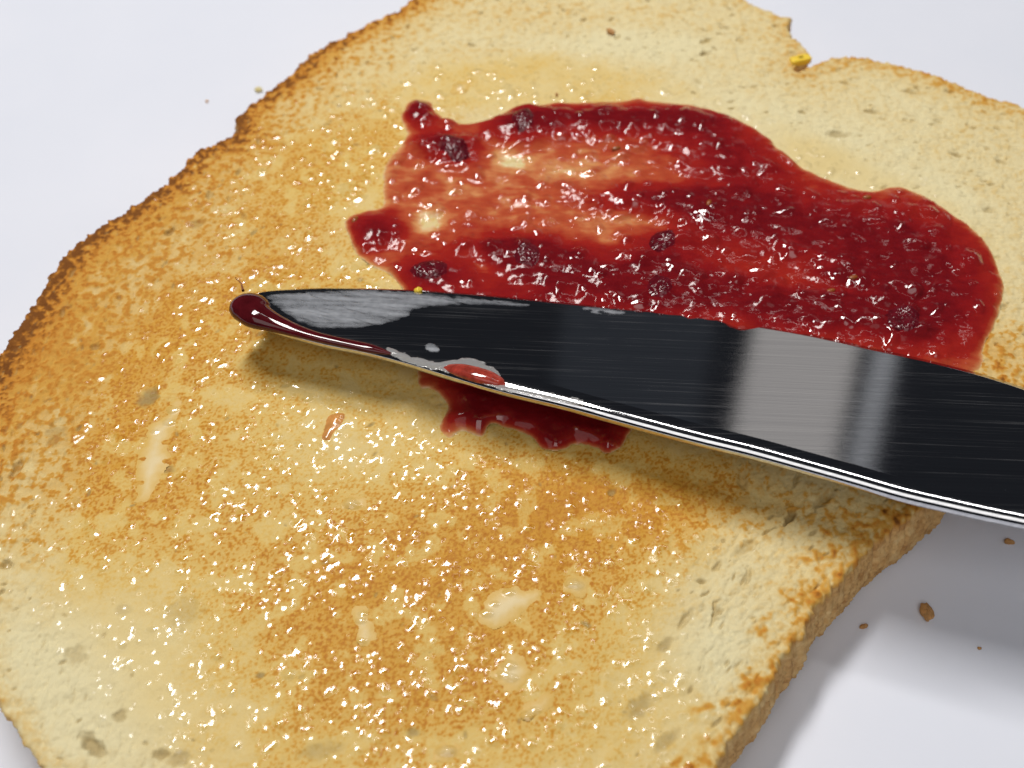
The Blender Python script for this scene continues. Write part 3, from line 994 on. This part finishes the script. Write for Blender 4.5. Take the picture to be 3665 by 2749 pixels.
o = blade_patch("butter_rind", [(1390, 1245), (1480, 1275), (1570, 1296), (1680, 1282), (1770, 1318), (1820, 1380), (1930, 1400), (2080, 1428), (2060, 1450), (1900, 1420), (1780, 1395), (1640, 1345), (1500, 1312), (1400, 1275)],
                0.010, 0.03, M_BEAD, 181, 0.1, 0.5, edge=0.05)
tag(o, "glassy beaded ridge of butter along the lower rounded edge of the blade", "butter")


def tube(name, path, radii, mat, nr=28, flat=1.0):
    """rounded body along a path of 3D points"""
    path = np.array(path, float)
    q = np.linspace(0, 1, len(path))
    t = np.linspace(0, 1, 72)
    def cr(a):
        s = np.array([np.interp(t, q, a[:, i]) for i in range(a.shape[1])]).T
        for _ in range(6):
            s[1:-1] = (s[:-2] + 2 * s[1:-1] + s[2:]) / 4
        return s
    C = cr(path)
    rad = cr(np.array(radii, float)[:, None])[:, 0]
    T = np.gradient(C, axis=0); T /= np.linalg.norm(T, axis=1)[:, None]
    Bn = np.cross(T, nk); Bn /= np.linalg.norm(Bn, axis=1)[:, None]
    Nn = np.cross(Bn, T)
    a = np.linspace(0, 2 * np.pi, nr, endpoint=False)
    P = C[:, None] + rad[:, None, None] * (np.cos(a)[None, :, None] * Bn[:, None] + flat * np.sin(a)[None, :, None] * Nn[:, None])
    o = strip_obj(name, P, mat, closed_v=True)
    return settle(o, C[len(C) // 2])


M_DROP = mat_plain("jam_syrup", (0.075, 0.005, 0.008), 0.06, var=0.3, var_scale=5)
path = [on_blade(868, 1098, .02), on_blade(871, 1101, .05), on_blade(880, 1110, .08), on_blade(900, 1126, .09), on_blade(920, 1148, .08), on_blade(980, 1168, .06), on_blade(1050, 1190, .04), on_blade(1130, 1212, .03), on_blade(1230, 1232, .02), on_blade(1330, 1252, .015), on_blade(1400, 1268, .01)]
o = tube("jam_drop", path, [0.01, 0.18, 0.27, 0.29, 0.245, 0.165, 0.115, 0.085, 0.080, 0.085, 0.02], M_DROP, flat=0.7)
tag(o, "dark red syrupy jam drop hanging on the knife tip and trailing along its edge", "jam")
path = [on_blade(872, 1066, .12), on_blade(866, 1038, .10), on_blade(856, 1018, .06), on_blade(847, 1004, .02), on_blade(842, 988, -.02)]
th = tube("thread", path, [0.022, 0.011, 0.009, 0.008, 0.007], mat_plain("syrup_thread", (0.22, 0.06, 0.02), 0.4), nr=8)
th.data.transform(Matrix.Translation(th.location - o.location)); th.location = (0, 0, 0); th.parent = o
M_BLOB = mat_plain("clear_red_jelly", (0.34, 0.045, 0.03), 0.08, sss=0.2, var=0.45, var_scale=9)
path = [on_blade(1585, 1318, .0), on_blade(1610, 1322, .02), on_blade(1650, 1332, .03), on_blade(1700, 1346, .03), on_blade(1750, 1360, .03), on_blade(1790, 1374, .02), on_blade(1808, 1382, 0)]
o = tube("jam_blob", path, [0.02, 0.08, 0.125, 0.14, 0.13, 0.09, 0.02], M_BLOB, flat=0.6)
tag(o, "translucent red jelly lump stuck on the lower edge of the knife blade", "jam")

# ------------------------------------------------------------------ crumbs and small bits
M_CR = mat_plain("brown_crumb", (0.56, 0.29, 0.10), 0.6, bump=(20, 0.02), var=0.3, var_scale=12)
M_CRP = mat_plain("pale_crumb", (0.70, 0.60, 0.28), 0.6, bump=(20, 0.02), var=0.1)
M_YEL = mat_plain("solid_butter", (0.95, 0.66, 0.06), 0.35, sss=0.1, var=0.06)
GC = "crumbs scattered on the plate"


def crumb_at(px, py, r, an, mat, label, z=0.0, seed=0, group=GC, name="crumb"):
    c = at(px, py, z + r[2])
    o = ellipsoid(name, (c[0], c[1], z + r[2] * 0.95), r, R(an), mat, None, seed, 0.35, 22, 14)
    tag(o, label, "crumb", group)


crumb_at(3318, 2190, (.085, .13, .07), 8, M_CR, "largest brown crumb on the plate right of the toast", seed=1)
crumb_at(3612, 1938, (.07, .04, .04), -15, M_CR, "small brown crumb on the plate under the knife at the right", seed=2)
crumb_at(3092, 2242, (.06, .03, .03), 20, M_CR, "tiny reddish crumb on the plate close to the toast's near edge", seed=3)
crumb_at(740, 362, (.03, .03, .02), 0, M_CR, "tiny brown speck of crumb on the plate left of the far toast edge", seed=4)
crumb_at(925, 320, (.07, .06, .04), 0, M_CRP, "pale yellowish crumb on the plate beside the far brown toast edge", seed=5)
crumb_at(3505, 2320, (.03, .02, .015), 0, M_CR, "faint speck on the plate at the border of the knife's shadow", seed=6)
crumb_at(2186, 112, (.09, .05, .04), -40, M_CR, "dark brown crumb on the pale far part of the toast", z=TOP + .01, seed=7, group="loose crumbs on the toast")
crumb_at(1993, 338, (.03, .03, .03), 0, M_CR, "tiny brown crumb in the butter just above the jam", z=TOP + .01, seed=8, group="loose crumbs on the toast")
c = at(1497, 1040, kz, kx, ky)
o = ellipsoid("butter_crumb", (c[0], c[1], c[2] + .01), (.055, .045, .04), 0.3, M_YEL, None, 9, .4)
tag(o, "tiny yellow butter crumb on the upper edge of the knife blade", "butter")


def lump_box(name, px, py, z, size, an, mat):
    c = at(px, py, z)
    nn = 12
    o = ellipsoid(name, (0, 0, 0), (1, 1, 1), 0, mat, None, 5, 0.0, 40, 24)
    co = np.zeros(len(o.data.vertices) * 3, np.float32)
    o.data.vertices.foreach_get('co', co)
    v = co.reshape(-1, 3) / CM - np.array([0, 0, 1.0])
    v = np.sign(v) * np.abs(v) ** 0.35
    v = v * np.array(size) * (1 + 0.06 * gn(v[:, 0] * 2 + 3, v[:, 1] * 2 + v[:, 2], 3))[:, None]
    v = v @ np.array(Matrix.Rotation(R(an), 3, 'Z')).T
    o.data.vertices.foreach_set('co', (v * CM).astype(np.float32).ravel())
    o.location = Vector((c[0], c[1], z)) * CM
    o.data.update()
    return o


o = lump_box("butter_lump", 2864, 216, 1.25, (.20, .085, .07), 18, M_YEL)
tag(o, "bright yellow lump of butter wedged in the notch of the toast", "butter")
